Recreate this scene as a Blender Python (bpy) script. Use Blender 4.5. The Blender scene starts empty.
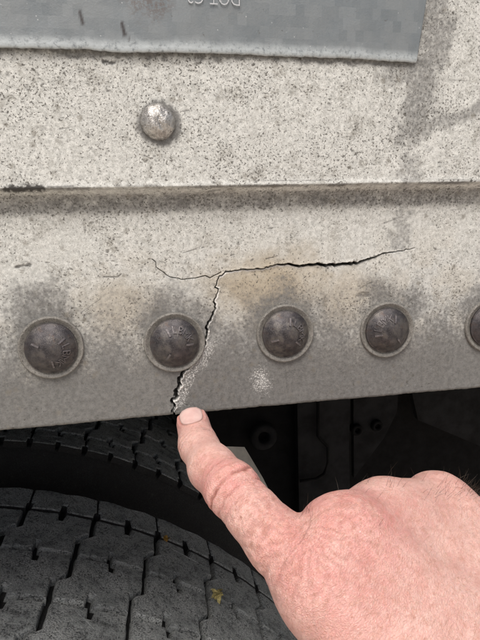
import bpy, bmesh, math, random
import numpy as np

random.seed(7)
RNG = np.random.default_rng(11)
S = bpy.context.scene
COL = S.collection
MM = 0.001

# ------------------------------------------------------------------ camera
FPX = 552.0                                     # focal length in px of the 480x640 photograph
CAM = np.array([-68.04, -236.89, 60.23])        # millimetres, rail face at y = 0
YAW, PITCH, ROLL = 0.19769, -0.21367, -0.01483
def cam_axes():
    cy, sy, cp, sp = math.cos(YAW), math.sin(YAW), math.cos(PITCH), math.sin(PITCH)
    cr, sr = math.cos(ROLL), math.sin(ROLL)
    f = np.array([sy*cp, cy*cp, sp]); r = np.array([cy, -sy, 0.0]); u = np.cross(r, f)
    return cr*r+sr*u, -sr*r+cr*u, f
CR, CU, CF = cam_axes()
cd = bpy.data.cameras.new('camera'); cam = bpy.data.objects.new('camera', cd); COL.objects.link(cam)
from mathutils import Matrix, Vector
cam.matrix_world = Matrix(((CR[0], CU[0], -CF[0], CAM[0]*MM), (CR[1], CU[1], -CF[1], CAM[1]*MM),
                           (CR[2], CU[2], -CF[2], CAM[2]*MM), (0, 0, 0, 1)))
cd.sensor_fit = 'HORIZONTAL'; cd.sensor_width = 36.0; cd.lens = 36.0*FPX/480.0
cd.clip_start = 0.01; cd.clip_end = 400.0
S.camera = cam
S.render.resolution_x, S.render.resolution_y = 768, 1024

# ------------------------------------------------------------------ light
SUN_EL, SUN_AZ = math.radians(58), math.radians(-20)     # azimuth from -Y (behind the camera), towards -X
sun_dir = Vector((math.sin(SUN_AZ)*math.cos(SUN_EL), -math.cos(SUN_AZ)*math.cos(SUN_EL), math.sin(SUN_EL)))
w = bpy.data.worlds.new('World'); S.world = w; w.use_nodes = True
nt = w.node_tree; nt.nodes.clear()
sky = nt.nodes.new('ShaderNodeTexSky'); sky.sky_type = 'NISHITA'; sky.sun_disc = False
sky.sun_elevation = SUN_EL; sky.sun_rotation = math.atan2(sun_dir.x, sun_dir.y)
sky.air_density = 1.0; sky.dust_density = 6.0; sky.ozone_density = 0.6
bg = nt.nodes.new('ShaderNodeBackground'); bg.inputs['Strength'].default_value = 0.095
wo = nt.nodes.new('ShaderNodeOutputWorld')
nt.links.new(sky.outputs[0], bg.inputs[0]); nt.links.new(bg.outputs[0], wo.inputs[0])
sl = bpy.data.lights.new('sun', 'SUN'); sl.energy = 1.9; sl.angle = math.radians(30); sl.color = (1.0, 0.965, 0.925)
so = bpy.data.objects.new('sun', sl); COL.objects.link(so)
so.rotation_euler = sun_dir.to_track_quat('Z', 'Y').to_euler()
S.view_settings.view_transform = 'Standard'; S.view_settings.look = 'None'
S.view_settings.exposure = 0.27; S.view_settings.gamma = 1.0; S.view_settings.use_curve_mapping = False
S.render.engine = 'CYCLES'

# ------------------------------------------------------------------ helpers
def ray(px, py):
    return CF + CR*((px-240.0)/FPX) - CU*((py-320.0)/FPX)
def at(px, py, Y=0.0):
    d = ray(px, py); return CAM + d*((Y-CAM[1])/d[1])
def pl(px, py, Y=0.0):
    q = at(px, py, Y); return np.array([q[0], q[2]])

def link(o, parent=None):
    COL.objects.link(o)
    if parent is not None: o.parent = parent
    return o
def mesh_np(name, V, quads, smooth=True, mat=None):
    """V in millimetres, quads (n,4) int; fast path"""
    V = np.asarray(V, dtype=np.float32)*MM; quads = np.asarray(quads, dtype=np.int32); k = quads.shape[1]
    me = bpy.data.meshes.new(name)
    me.vertices.add(len(V)); me.vertices.foreach_set('co', V.ravel())
    me.loops.add(quads.size); me.loops.foreach_set('vertex_index', quads.ravel())
    me.polygons.add(len(quads)); me.polygons.foreach_set('loop_start', np.arange(0, quads.size, k, dtype=np.int32))
    me.update(calc_edges=True); me.validate()
    if smooth: me.polygons.foreach_set('use_smooth', np.ones(len(me.polygons), dtype=bool))
    if mat: me.materials.append(mat)
    return me
def mesh_py(name, V, F, mat=None, smooth=False):
    me = bpy.data.meshes.new(name)
    me.from_pydata([(float(a)*MM, float(b)*MM, float(c)*MM) for a, b, c in V], [], [list(map(int, f)) for f in F])
    me.update()
    bm = bmesh.new(); bm.from_mesh(me); bmesh.ops.recalc_face_normals(bm, faces=bm.faces); bm.to_mesh(me); bm.free()
    if smooth: me.polygons.foreach_set('use_smooth', np.ones(len(me.polygons), dtype=bool))
    if mat: me.materials.append(mat)
    return me
def ob(name, me, parent=None, loc=(0, 0, 0)):
    o = bpy.data.objects.new(name, me); o.location = [c*MM for c in loc]
    return link(o, parent)
def empty(name, loc):
    o = bpy.data.objects.new(name, None); o.location = [c*MM for c in loc]; o.empty_display_size = 0.02
    return link(o)
def tag(o, label=None, cat=None, group=None, kind=None):
    for k, v in (('label', label), ('category', cat), ('group', group), ('kind', kind)):
        if v: o[k] = v
    return o
def lathe(profile, n=48, axis='y', wob=0.0, seed=0):
    """profile of (radius, height); height runs towards the camera (-Y) for axis 'y'"""
    V, F = [], []; m = len(profile); rg = random.Random(seed)
    ph = [rg.random()*6.28 for _ in range(3)]
    for i in range(n):
        a = 2*math.pi*i/n; wv = 1+wob*(math.sin(2*a+ph[0])*.5+math.sin(3*a+ph[1])*.35+math.sin(7*a+ph[2])*.15)
        for r, h in profile:
            V.append((r*wv*math.cos(a), -h, r*wv*math.sin(a)) if axis == 'y' else (r*wv*math.cos(a), r*wv*math.sin(a), h))
    for i in range(n):
        for j in range(m-1):
            a, b = i*m+j, ((i+1) % n)*m+j
            F.append((a, b, b+1, a+1))
    return V, F
def box(x0, x1, y0, y1, z0, z1):
    V = [(x, y, z) for x in (x0, x1) for y in (y0, y1) for z in (z0, z1)]
    return V, [(0, 1, 3, 2), (4, 6, 7, 5), (0, 4, 5, 1), (2, 3, 7, 6), (0, 2, 6, 4), (1, 5, 7, 3)]
def prism(poly, y0, y1):
    """poly of (x, z), extruded in y"""
    n = len(poly); V = [(x, y0, z) for x, z in poly]+[(x, y1, z) for x, z in poly]
    return V, [tuple(range(n)), tuple(range(2*n-1, n-1, -1))]+[(i, (i+1) % n, n+(i+1) % n, n+i) for i in range(n)]
def tube(path, radii, n=8, cap=True):
    V, F = [], []; P = [np.array(p, float) for p in path]
    for i, p in enumerate(P):
        d = P[min(i+1, len(P)-1)]-P[max(i-1, 0)]; d /= np.linalg.norm(d)+1e-9
        a = np.cross(d, [0.3, 0.2, 1.0]); a /= np.linalg.norm(a); b = np.cross(d, a)
        for k in range(n):
            t = 2*math.pi*k/n; V.append(p+radii[i]*(a*math.cos(t)+b*math.sin(t)))
    for i in range(len(P)-1):
        for k in range(n):
            F.append((i*n+k, i*n+(k+1) % n, (i+1)*n+(k+1) % n, (i+1)*n+k))
    if cap: F += [tuple(range(n-1, -1, -1)), tuple(range((len(P)-1)*n, len(P)*n))]
    return V, F
def merge(*parts):
    V, F = [], []
    for v, f in parts:
        o = len(V); V += list(v); F += [tuple(i+o for i in q) for q in f]
    return V, F

# lattice value noise in numpy
_T = RNG.random((64, 64, 64)).astype(np.float32)
def vnoise(x, y, z=None):
    x = np.asarray(x, dtype=np.float64); y = np.asarray(y, dtype=np.float64)
    z = np.zeros_like(x) if z is None else np.asarray(z, dtype=np.float64)
    xi, yi, zi = np.floor(x).astype(int), np.floor(y).astype(int), np.floor(z).astype(int)
    fx, fy, fz = x-xi, y-yi, z-zi
    fx, fy, fz = fx*fx*(3-2*fx), fy*fy*(3-2*fy), fz*fz*(3-2*fz)
    r = 0
    for i in (0, 1):
        for j in (0, 1):
            for k in (0, 1):
                r = r+_T[(xi+i) & 63, (yi+j) & 63, (zi+k) & 63]*(fx if i else 1-fx)*(fy if j else 1-fy)*(fz if k else 1-fz)
    return r
def fbm(x, y, z=None, o=4):
    r, a, s = 0, .5, 1.0
    for i in range(o):
        r = r+a*vnoise(x*s+i*17.3, y*s+i*9.1, None if z is None else z*s+i*5.7); a *= .5; s *= 2.03
    return r/(1-.5**o)
def sstep(a, b, x):
    t = np.clip((x-a)/(b-a), 0, 1); return t*t*(3-2*t)
def seg_dist(X, Z, pts):
    """distance of points to a polyline, and the arc parameter 0..1 of the nearest point"""
    best = np.full(X.shape, 1e9); par = np.zeros(X.shape); L = [0.0]
    for a, b in zip(pts[:-1], pts[1:]): L.append(L[-1]+math.hypot(b[0]-a[0], b[1]-a[1]))
    for i, (a, b) in enumerate(zip(pts[:-1], pts[1:])):
        dx, dz = b[0]-a[0], b[1]-a[1]; l2 = dx*dx+dz*dz+1e-12
        t = np.clip(((X-a[0])*dx+(Z-a[1])*dz)/l2, 0, 1)
        d = np.hypot(X-a[0]-t*dx, Z-a[1]-t*dz); m = d < best
        best = np.where(m, d, best); par = np.where(m, (L[i]+t*(L[i+1]-L[i]))/L[-1], par)
    return best, par

# ------------------------------------------------------------------ materials
class NB:
    """small node-building helper"""
    def __init__(s, name):
        s.m = bpy.data.materials.new(name); s.m.use_nodes = True; s.t = s.m.node_tree
        s.b = s.t.nodes['Principled BSDF']; s.out = s.t.nodes['Material Output']
        tc = s.t.nodes.new('ShaderNodeTexCoord'); mp = s.t.nodes.new('ShaderNodeMapping')
        mp.inputs['Scale'].default_value = (1000, 1000, 1000); s.t.links.new(tc.outputs['Object'], mp.inputs[0])
        s.co = mp.outputs[0]                     # coordinates in millimetres
    def L(s, a, b): s.t.links.new(a, b)
    def _set(s, sock, v):
        if isinstance(v, bpy.types.NodeSocket): s.L(v, sock)
        else: sock.default_value = v
    def noise(s, scale, detail=4, rough=.55, co=None, out='Fac', dist=0):
        n = s.t.nodes.new('ShaderNodeTexNoise'); n.inputs['Scale'].default_value = scale
        n.inputs['Detail'].default_value = detail; n.inputs['Roughness'].default_value = rough; n.inputs['Distortion'].default_value = dist
        s.L(co or s.co, n.inputs['Vector']); return n.outputs[out]
    def vor(s, scale, out='Distance', feature='F1', rnd=1.0, co=None):
        n = s.t.nodes.new('ShaderNodeTexVoronoi'); n.feature = feature; n.inputs['Scale'].default_value = scale
        n.inputs['Randomness'].default_value = rnd; s.L(co or s.co, n.inputs['Vector']); return n.outputs[out]
    def math(s, op, a, b=None, clamp=False):
        n = s.t.nodes.new('ShaderNodeMath'); n.operation = op; n.use_clamp = clamp
        s._set(n.inputs[0], a)
        if b is not None: s._set(n.inputs[1], b)
        return n.outputs[0]
    def rng(s, v, a, b, c=0.0, d=1.0):
        n = s.t.nodes.new('ShaderNodeMapRange'); n.interpolation_type = 'SMOOTHSTEP'
        s._set(n.inputs[0], v); n.inputs[1].default_value = a; n.inputs[2].default_value = b
        n.inputs[3].default_value = c; n.inputs[4].default_value = d; return n.outputs[0]
    def mix(s, f, a, b, mode='MIX'):
        n = s.t.nodes.new('ShaderNodeMix'); n.data_type = 'RGBA'; n.blend_type = mode
        s._set(n.inputs[0], f)
        for sock, v in ((n.inputs[6], a), (n.inputs[7], b)):
            s._set(sock, v if isinstance(v, bpy.types.NodeSocket) else (*v, 1.0))
        return n.outputs[2]
    def attr(s, name):
        n = s.t.nodes.new('ShaderNodeAttribute'); n.attribute_name = name
        sp = s.t.nodes.new('ShaderNodeSeparateColor'); s.L(n.outputs['Color'], sp.inputs[0]); return sp.outputs
    def stretch(s, sx, sy, sz, rot=(0, 0, 0)):
        mp = s.t.nodes.new('ShaderNodeMapping'); mp.inputs['Scale'].default_value = (sx, sy, sz)
        mp.inputs['Rotation'].default_value = rot; s.L(s.co, mp.inputs[0]); return mp.outputs[0]
    def bump(s, h, dist, strength=1.0, prev=None):
        n = s.t.nodes.new('ShaderNodeBump'); n.inputs['Distance'].default_value = dist; n.inputs['Strength'].default_value = strength
        s.L(h, n.inputs['Height'])
        if prev is not None: s.L(prev, n.inputs['Normal'])
        return n.outputs[0]
    def done(s, col, rough=.6, metal=0.0, normal=None, spec=.5):
        s._set(s.b.inputs['Base Color'], col if isinstance(col, bpy.types.NodeSocket) else (*col, 1.0))
        s._set(s.b.inputs['Roughness'], rough); s._set(s.b.inputs['Metallic'], metal)
        s.b.inputs['Specular IOR Level'].default_value = spec
        if normal is not None: s.L(normal, s.b.inputs['Normal'])
        return s.m

def mat_rail():
    n = NB('speckled_weathered_rail'); a = n.attr('stain_shade'); b = n.attr('wear')
    grime_shade, tan, chalk, chip = a[0], a[1], a[2], b[0]
    dens = b[1]
    grain = n.noise(2.4, 3, .7); mid = n.noise(.55, 4, .65); big = n.noise(.05, 3, .5)
    col = n.mix(n.rng(mid, .32, .66), (.455, .463, .442), (.70, .71, .683))
    col = n.mix(n.rng(big, .35, .7, 0, .35), col, (.57, .578, .553))
    # broad irregular grime blotches in the paint
    bl = n.math('MULTIPLY', n.rng(n.noise(.11, 6, .72), .50, .68), n.rng(n.noise(.9, 5, .75), .36, .60))
    col = n.mix(n.math('MULTIPLY', bl, .72), col, (.235, .225, .195))
    col = n.mix(tan, col, (.40, .335, .235))
    # grey film on the lower flange plus painted-in shade, mottled where it thins out
    film = n.mix(n.rng(n.noise(.45, 5, .7), .32, .68), (.105, .105, .103), (.185, .185, .181))
    film = n.mix(n.rng(n.noise(1.3, 4, .75), .52, .66, 0, .6), film, (.06, .06, .058))
    gm = n.math('ADD', grime_shade, n.math('MULTIPLY', n.math('SUBTRACT', n.noise(.6, 6, .78), .5), n.rng(n.math('ABSOLUTE', n.math('SUBTRACT', grime_shade, .5)), .5, .25, 0, 1.7)), True)
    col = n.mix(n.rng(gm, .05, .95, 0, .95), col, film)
    # specks: fine irregular pepper gathered in clusters, and ragged dark spots
    clu = n.noise(.055, 4, .6)
    pv = n.math('ADD', n.noise(1.15, 5, .66), n.math('ADD', n.math('MULTIPLY', dens, .07), n.math('MULTIPLY', n.math('SUBTRACT', clu, .5), .16)))
    pep = n.math('MULTIPLY', n.rng(pv, .602, .672), n.rng(grime_shade, .5, .95, 1, .35))
    col = n.mix(n.math('MULTIPLY', pep, .88), col, (.055, .05, .043))
    v = n.t.nodes.new('ShaderNodeTexVoronoi'); v.inputs['Scale'].default_value = .36
    wob = n.t.nodes.new('ShaderNodeVectorMath'); wob.operation = 'ADD'
    nz = n.noise(1.1, 4, .65, out='Color'); sc = n.t.nodes.new('ShaderNodeVectorMath'); sc.operation = 'SCALE'; sc.inputs['Scale'].default_value = 2.6
    n.L(nz, sc.inputs[0]); n.L(n.co, wob.inputs[0]); n.L(sc.outputs[0], wob.inputs[1]); n.L(wob.outputs[0], v.inputs['Vector'])
    sp = n.t.nodes.new('ShaderNodeSeparateColor'); n.L(v.outputs['Color'], sp.inputs[0])
    rad = n.math('MULTIPLY', n.math('MULTIPLY', n.math('POWER', sp.outputs[0], 2.2), .25), n.rng(clu, .35, .6, .3, 1.2))
    spot = n.rng(n.math('SUBTRACT', v.outputs['Distance'], rad), -.05, .03, 1, 0)
    spot = n.math('MULTIPLY', spot, n.rng(sp.outputs[1], 0, 1, .35, 1))
    col = n.mix(n.math('MULTIPLY', spot, .85), col, (.06, .055, .046))
    v3 = n.rng(n.math('ADD', n.vor(.17), n.math('MULTIPLY', n.math('SUBTRACT', n.noise(1.3, 4, .7), .5), .7)), .08, .28, .6, 0)
    col = n.mix(n.math('MULTIPLY', v3, n.rng(n.noise(.06, 2, .5), .38, .6)), col, (.17, .155, .125))
    col = n.mix(n.math('MULTIPLY', n.rng(grain, .54, .34), .42), col, (.2, .195, .175))
    # chalky bare-metal scuffing
    ck = n.rng(n.math('ADD', n.noise(1.5, 6, .8), n.math('MULTIPLY', n.math('SUBTRACT', chalk, 1.0), .25)), .455, .57, 0, .85)
    col = n.mix(ck, col, (.74, .74, .72)); col = n.mix(n.math('MULTIPLY', b[2], n.rng(n.noise(.8, 3, .7), .36, .5)), col, (.80, .79, .76))
    col = n.mix(chip, col, (.055, .053, .05))
    inn = n.mix(1.0, col, (.4, .4, .4), 'MULTIPLY')
    h = n.math('ADD', n.math('MULTIPLY', grain, .5), n.math('MULTIPLY', n.math('ADD', spot, pep), -.25))
    h = n.math('ADD', h, n.math('MULTIPLY', mid, .6))
    return n.done(col, n.rng(mid, .3, .7, .55, .8), 0.0, n.bump(h, .00028, .7), .35)

def mat_bolt_head():
    n = NB('oxidised_bolt_steel'); a = n.noise(.35, 4, .6); g = n.noise(2.2, 3, .7)
    col = n.mix(n.rng(a, .3, .7), (.040, .037, .040), (.085, .080, .085))
    col = n.mix(n.rng(n.noise(.22, 4, .7), .54, .70, 0, .75), col, (.10, .062, .045))
    col = n.mix(n.rng(g, .5, .75, 0, .5), col, (.19, .18, .185))
    oi = n.t.nodes.new('ShaderNodeObjectInfo')
    col = n.mix(n.math('MULTIPLY', n.rng(n.noise(.16, 5, .75), .42, .62), n.math('MULTIPLY', oi.outputs['Random'], .8)), col, (.15, .138, .125))
    return n.done(col, n.rng(g, .3, .7, .30, .52), .6, n.bump(n.math('ADD', g, a), .00022, .8))
def mat_washer():
    n = NB('dusty_washer'); a = n.noise(.5, 5, .65)
    col = n.mix(n.rng(a, .3, .7), (.165, .16, .145), (.265, .255, .235))
    col = n.mix(n.rng(n.noise(1.8, 3, .7), .5, .66, 0, .8), col, (.06, .056, .05))
    return n.done(col, .62, .15, n.bump(n.noise(2.0, 4, .7), .0003, .6))
def mat_rivet():
    n = NB('worn_rivet_metal'); a = n.noise(.5, 4, .7)
    col = n.mix(n.rng(a, .35, .65), (.30, .29, .275), (.55, .54, .52))
    col = n.mix(n.rng(n.noise(.9, 4, .7), .56, .68, 0, .8), col, (.12, .105, .09))
    return n.done(col, .40, .85, n.bump(a, .0007, .9))
def mat_strip():
    n = NB('grey_reflective_film'); 
    sp = n.t.nodes.new('ShaderNodeSeparateXYZ'); n.L(n.co, sp.inputs[0])
    ch = n.t.nodes.new('ShaderNodeTexBrick'); ch.offset = .5; ch.inputs['Scale'].default_value = 1.0
    ch.inputs['Mortar Size'].default_value = 0.0; ch.inputs['Brick Width'].default_value = 3.6; ch.inputs['Row Height'].default_value = 4.2
    ch.inputs['Color1'].default_value = (0, 0, 0, 1); ch.inputs['Color2'].default_value = (1, 1, 1, 1)
    cb = n.t.nodes.new('ShaderNodeCombineXYZ'); n.L(sp.outputs[0], cb.inputs[0]); n.L(sp.outputs[2], cb.inputs[1]); n.L(cb.outputs[0], ch.inputs['Vector'])
    col = n.mix(ch.outputs['Color'], (.150, .174, .188), (.198, .222, .235))
    col = n.mix(n.rng(n.noise(.07, 4, .6), .35, .7, 0, .6), col, (.20, .218, .225))
    a = n.attr('edge'); col = n.mix(n.math('MULTIPLY', a[0], n.rng(n.noise(.6, 4, .7), .25, .55)), col, (.42, .46, .475))
    v = n.rng(n.vor(.25), .03, .08, .7, 0); col = n.mix(n.math('MULTIPLY', v, .8), col, (.56, .58, .59))
    col = n.mix(n.rng(n.noise(.5, 5, .75), .63, .72, 0, .7), col, (.075, .07, .065))
    col = n.mix(a[1], col, (.04, .035, .035)); col = n.mix(n.math('MULTIPLY', a[2], n.rng(n.noise(.8, 4, .7), .4, .6)), col, (.11, .088, .08))
    return n.done(col, n.rng(n.noise(.8, 4, .7), .3, .7, .35, .6), .1, n.bump(n.noise(1.2, 4, .7), .0002, .5))
def mat_plain(name, c, rough=.6, metal=0, var=.25, scale=.2, bump=.0003, spec=.4):
    n = NB(name); a = n.noise(scale, 5, .65)
    lo = tuple(x*(1-var) for x in c); hi = tuple(x*(1+var) for x in c)
    return n.done(n.mix(n.rng(a, .3, .7), lo, hi), rough, metal, n.bump(n.noise(scale*4, 4, .7), bump, .6), spec)
def mat_rubber():
    n = NB('dusty_tyre_rubber'); a = n.noise(.035, 5, .65); g = n.noise(.5, 5, .75); f = n.noise(1.2, 4, .7)
    col = n.mix(n.rng(g, .35, .65), (.016, .016, .017), (.034, .035, .036))
    col = n.mix(n.math('MULTIPLY', n.rng(a, .35, .65, .25, 1), n.rng(f, .48, .66)), col, (.07, .07, .07))
    col = n.mix(n.rng(n.noise(.09, 4, .7), .6, .75, 0, .35), col, (.10, .092, .08))
    h = n.math('ADD', g, n.math('MULTIPLY', f, .6))
    return n.done(col, n.rng(g, .3, .7, .6, .85), 0, n.bump(h, .0016, .9), .3)
def mat_tread():
    n = NB('grey_dusty_tread'); a = n.noise(.03, 4, .6); g = n.noise(.16, 6, .8); f = n.noise(.8, 5, .75)
    col = n.mix(n.rng(g, .40, .58), (.055, .062, .065), (.29, .315, .32))
    col = n.mix(n.math('MULTIPLY', n.rng(a, .3, .65, .3, 1), n.rng(f, .42, .56)), col, (.60, .63, .63))
    col = n.mix(n.rng(n.noise(.06, 4, .7), .6, .75, 0, .3), col, (.13, .115, .095))
    h = n.math('ADD', g, n.math('MULTIPLY', f, .7))
    return n.done(col, .8, 0, n.bump(h, .003, 1.0), .3)
def mat_skin():
    n = NB('skin'); a = n.attr('tone'); red, pal, cr = a[0], a[1], a[2]
    m = n.noise(.06, 4, .6); f = n.noise(.32, 4, .6)
    col = n.mix(n.rng(m, .3, .7), (.64, .35, .305), (.77, .50, .445))
    col = n.mix(n.math('MULTIPLY', n.rng(f, .42, .68), .4), col, (.76, .53, .47))
    col = n.mix(n.math('MULTIPLY', red, n.rng(n.noise(.14, 4, .6), .28, .62, .35, 1)), col, (.66, .245, .235))
    fre = n.rng(n.math('ADD', n.noise(.42, 3, .6), n.math('MULTIPLY', n.noise(.05, 3, .5), .22)), .60, .78, 0, .34)
    col = n.mix(fre, col, (.47, .23, .16))
    col = n.mix(n.rng(n.noise(.9, 4, .7), .5, .68, 0, .28), col, (.52, .25, .20)); col = n.mix(n.rng(n.noise(1.1, 4, .7), .48, .32, 0, .3), col, (.78, .58, .49))
    fr2 = n.rng(n.vor(.30), .02, .24, .6, 0); col = n.mix(n.math('MULTIPLY', fr2, n.rng(m, .4, .6)), col, (.42, .20, .14))
    col = n.mix(n.math('MULTIPLY', cr, .9), col, (.36, .13, .10))
    # fine wrinkles running across the finger and the back of the hand
    at_ = n.t.nodes.new('ShaderNodeAttribute'); at_.attribute_name = 'along'; av = at_.outputs['Vector']
    l1 = n.noise(1.7, 3, .6, co=av, dist=.4); l2 = n.noise(.6, 3, .55, co=av, dist=.6)
    w1 = n.math('ABSOLUTE', n.math('SUBTRACT', l1, .5)); w2 = n.math('ABSOLUTE', n.math('SUBTRACT', l2, .5))
    g1 = n.rng(w1, 0, .07); g2 = n.rng(w2, 0, .05)
    l3 = n.vor(1.1, feature='DISTANCE_TO_EDGE')
    h = n.math('ADD', n.math('MULTIPLY', g1, .3), n.math('MULTIPLY', g2, .4))
    h = n.math('ADD', h, n.math('MULTIPLY', n.rng(l3, 0, .25), .5))
    col = n.mix(n.math('MULTIPLY', n.math('SUBTRACT', 1.0, g2), n.rng(m, .35, .65, .05, .28)), col, (.50, .23, .17))
    m_ = n.done(col, n.rng(f, .3, .7, .40, .54), 0, n.bump(h, .00021, 1.0), .5)
    n.b.inputs['Subsurface Weight'].default_value = .35
    n.b.inputs['Subsurface Radius'].default_value = (1.0, .38, .22); n.b.inputs['Subsurface Scale'].default_value = .0022
    return m_
def mat_nail():
    n = NB('nail'); a = n.attr('tone')
    col = n.mix(n.rng(n.noise(.25, 3, .5), .3, .7), (.62, .40, .37), (.70, .50, .46))
    col = n.mix(a[0], col, (.62, .58, .52)); col = n.mix(a[1], col, (.22, .15, .12))
    m_ = n.done(col, .32, 0, n.bump(n.noise(.6, 3, .6, co=n.stretch(2.2, .5, .5)), .00008, .5), .5)
    n.b.inputs['Subsurface Weight'].default_value = .3; n.b.inputs['Subsurface Radius'].default_value = (1, .4, .3); n.b.inputs['Subsurface Scale'].default_value = .001
    return m_

M_RAIL, M_HEAD, M_WASH, M_RIV, M_STRIP = mat_rail(), mat_bolt_head(), mat_washer(), mat_rivet(), mat_strip()
M_TREAD = mat_tread()
M_RUB, M_SKIN, M_NAIL = mat_rubber(), mat_skin(), mat_nail()
M_BLACK = mat_plain('black_chassis_paint', (.005, .005, .0055), .85, 0, .4, .05, .0008, .12)
M_DUSTY = mat_plain('dusty_black_steel', (.012, .012, .013), .9, 0, .45, .03, .001, .15)
M_MARK = mat_plain('worn_raised_steel', (.15, .138, .142), .4, .4, .3, .8, .0002)
M_WHITE = mat_plain('white_print', (.46, .48, .50), .5, 0, .15, .8, .0001)
M_GROUND = mat_plain('concrete_ground', (.60, .545, .46), .85, 0, .25, .012, .002)
M_RIM = mat_plain('white_wheel_rim', (.45, .45, .44), .5, .2, .25, .02, .0005)
M_PALE = mat_plain('pale_light_stand_in', (.85, .83, .78), .6, 0, .12, .05, .0003)
M_HAIR = mat_plain('hair', (.045, .03, .02), .5, 0, .3, .3, .0)
M_LEAF = mat_plain('dry_leaf', (.42, .25, .06), .7, 0, .45, .4, .0004)
M_LEAF2 = mat_plain('dry_grass_scrap', (.42, .36, .15), .7, 0, .4, .4, .0004)

# ------------------------------------------------------------------ ground
Z_GROUND = -1171.0
gv = [(-30000, -30000, Z_GROUND), (30000, -30000, Z_GROUND), (30000, 30000, Z_GROUND), (-30000, 30000, Z_GROUND)]
tag(ob('ground', mesh_py('ground', gv, [(0, 1, 2, 3)], M_GROUND)), kind='structure')

# ------------------------------------------------------------------ side rail with its crack
Z_BOT = -34.7
BOLTS = [(51.5, 347.2), (174.6, 342.0), (284.7, 333.0), (386.0, 329.5), (488.5, 325.0)]
BOLT_XZ = [pl(*b) for b in BOLTS]
RIVET_PX = (158, 122)
Y_UP = -7.0

def jag(px_pts, sub, amp, seed):
    rg = np.random.default_rng(seed); P = [pl(*p) for p in px_pts]; out = [P[0]]
    for a, b in zip(P[:-1], P[1:]):
        d = b-a; l = np.hypot(*d); k = max(1, int(l/sub)); nrm = np.array([-d[1], d[0]])/(l+1e-9)
        for i in range(1, k+1):
            q = a+d*i/k
            if i < k: q = q+nrm*rg.normal(0, amp)
            out.append(q)
    return out
CRK_MAIN = jag([(414, 248), (400, 251), (385, 253), (370, 259), (352, 264.5), (345, 264), (331, 265), (316, 264.5), (300, 266.5), (288, 264),
                (275, 265), (262, 269), (252, 269.5), (240, 270), (228, 271.5), (219, 276)], 1.0, .27, 1)
CRK_VERT = jag([(219, 276), (216.5, 285), (217.5, 293), (214, 300), (215.5, 309), (211, 318), (206.5, 326), (207, 334), (203, 346), (198, 355),
                (190, 365), (184, 371), (179, 378), (180.5, 385), (175, 391), (177.5, 396), (171.5, 401), (175, 407), (172, 411), (174, 418)], .85, .36, 2)
CRK_HAIR = jag([(152, 259), (160, 270), (170, 277), (186, 279), (200, 277), (210, 278), (221, 272)], 1.6, .25, 3)
CRK_HOOK = jag([(181, 404), (184, 400), (181, 396), (176, 399), (172, 404)], .9, .15, 4)

def axis_steps(bands):
    out = [bands[0][0]]
    for a, b, st in bands:
        k = max(1, int(round((b-a)/st))); out += [a+(b-a)*i/k for i in range(1, k+1)]
    return np.array(out)
xs = axis_steps([(-1500, -300, 60), (-300, -150, 6), (-150, -60, .42), (-60, -27, .17), (-27, 118, .38), (118, 260, 6), (260, 1500, 60)])
zs = axis_steps([(-33.2, 22, .25), (22, 42, .17), (42, 150, .40), (150, 300, 6), (300, 900, 60)])
# edge roll: rows that turn under the bottom edge and run up the back
edge = [(-20.0, 5.2), (-33.9, 5.2), (-34.5, 4.9), (-34.7, 4.2), (-34.7, 3.2), (-34.7, 2.2), (-34.7, 1.4), (-34.55, .85), (-34.2, .4), (-33.75, .1)]
nz, nx, ne = len(zs), len(xs), len(edge)
X = np.tile(xs, (nz+ne, 1)); Z = np.vstack([np.tile(np.array([[e[0]]]), (1, nx)) for e in edge]+[np.tile(zs[:, None], (1, nx))])
Y = np.vstack([np.tile(np.array([[e[1]]]), (1, nx)) for e in edge]+[np.zeros((nz, nx))])
face = np.zeros_like(X); face[ne:] = 1.0
# joggle: the web above the flange stands 7 mm proud, with a rolled nose
zr = 66.3+.5*np.sin(X*.013)+.25*(fbm(X*.05, X*0+3)-.5)
tf = np.clip(zr-Z, 0, None); prof = np.exp(-(tf/(2.2+tf*.16))**1.25)
Y += face*prof*Y_UP
Y -= face*.55*np.exp(-((Z-zr)/1.5)**2)                       # faint bead on the nose
near = (np.abs(X) < 300) & (Z < 300)
Y += face*(fbm(X*.018, Z*.018)-.5)*1.3*sstep(-40, 0, Z)      # slight oil-canning
Y += face*(fbm(X*.35, Z*.35, o=3)-.5)*.16                    # pitted paint
Z += (1-face)*.0 + np.where(Z < -30, (fbm(X*.06, X*0+7)-.5)*.9+(fbm(X*.7, X*0+2, o=2)-.5)*.28, 0)   # wavy, nicked bottom edge
# crack fields
sub = (X > -80) & (X < 110) & (Z < 60)
def field(pts):
    d = np.full(X.shape, 99.0); t = np.zeros(X.shape)
    a, b = seg_dist(X[sub], Z[sub], pts); d[sub] = a; t[sub] = b; return d, t
dm, tm = field(CRK_MAIN); dv, tv = field(CRK_VERT); dh, th = field(CRK_HAIR); dk, tk = field(CRK_HOOK)
jit = .75+.6*fbm(X*1.1, Z*1.1, o=2)
wm = (.04+.50*sstep(.05, .35, tm)*(1-.75*sstep(.5, .8, tm)))*jit
wv = (.20+.30*sstep(.1, .3, tv)+.30*sstep(.50, .72, tv)-.35*sstep(.8, 1, tv))*jit*.8
wh = (.03+.07*sstep(.3, .8, th))*jit; wk = .03*jit
gr = np.maximum.reduce([1-sstep(wm*.75, wm*1.0+.12, dm), 1-sstep(wv*.75, wv*1.0+.12, dv), .3*(1-sstep(wh*.6, wh+.16, dh))])
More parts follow.
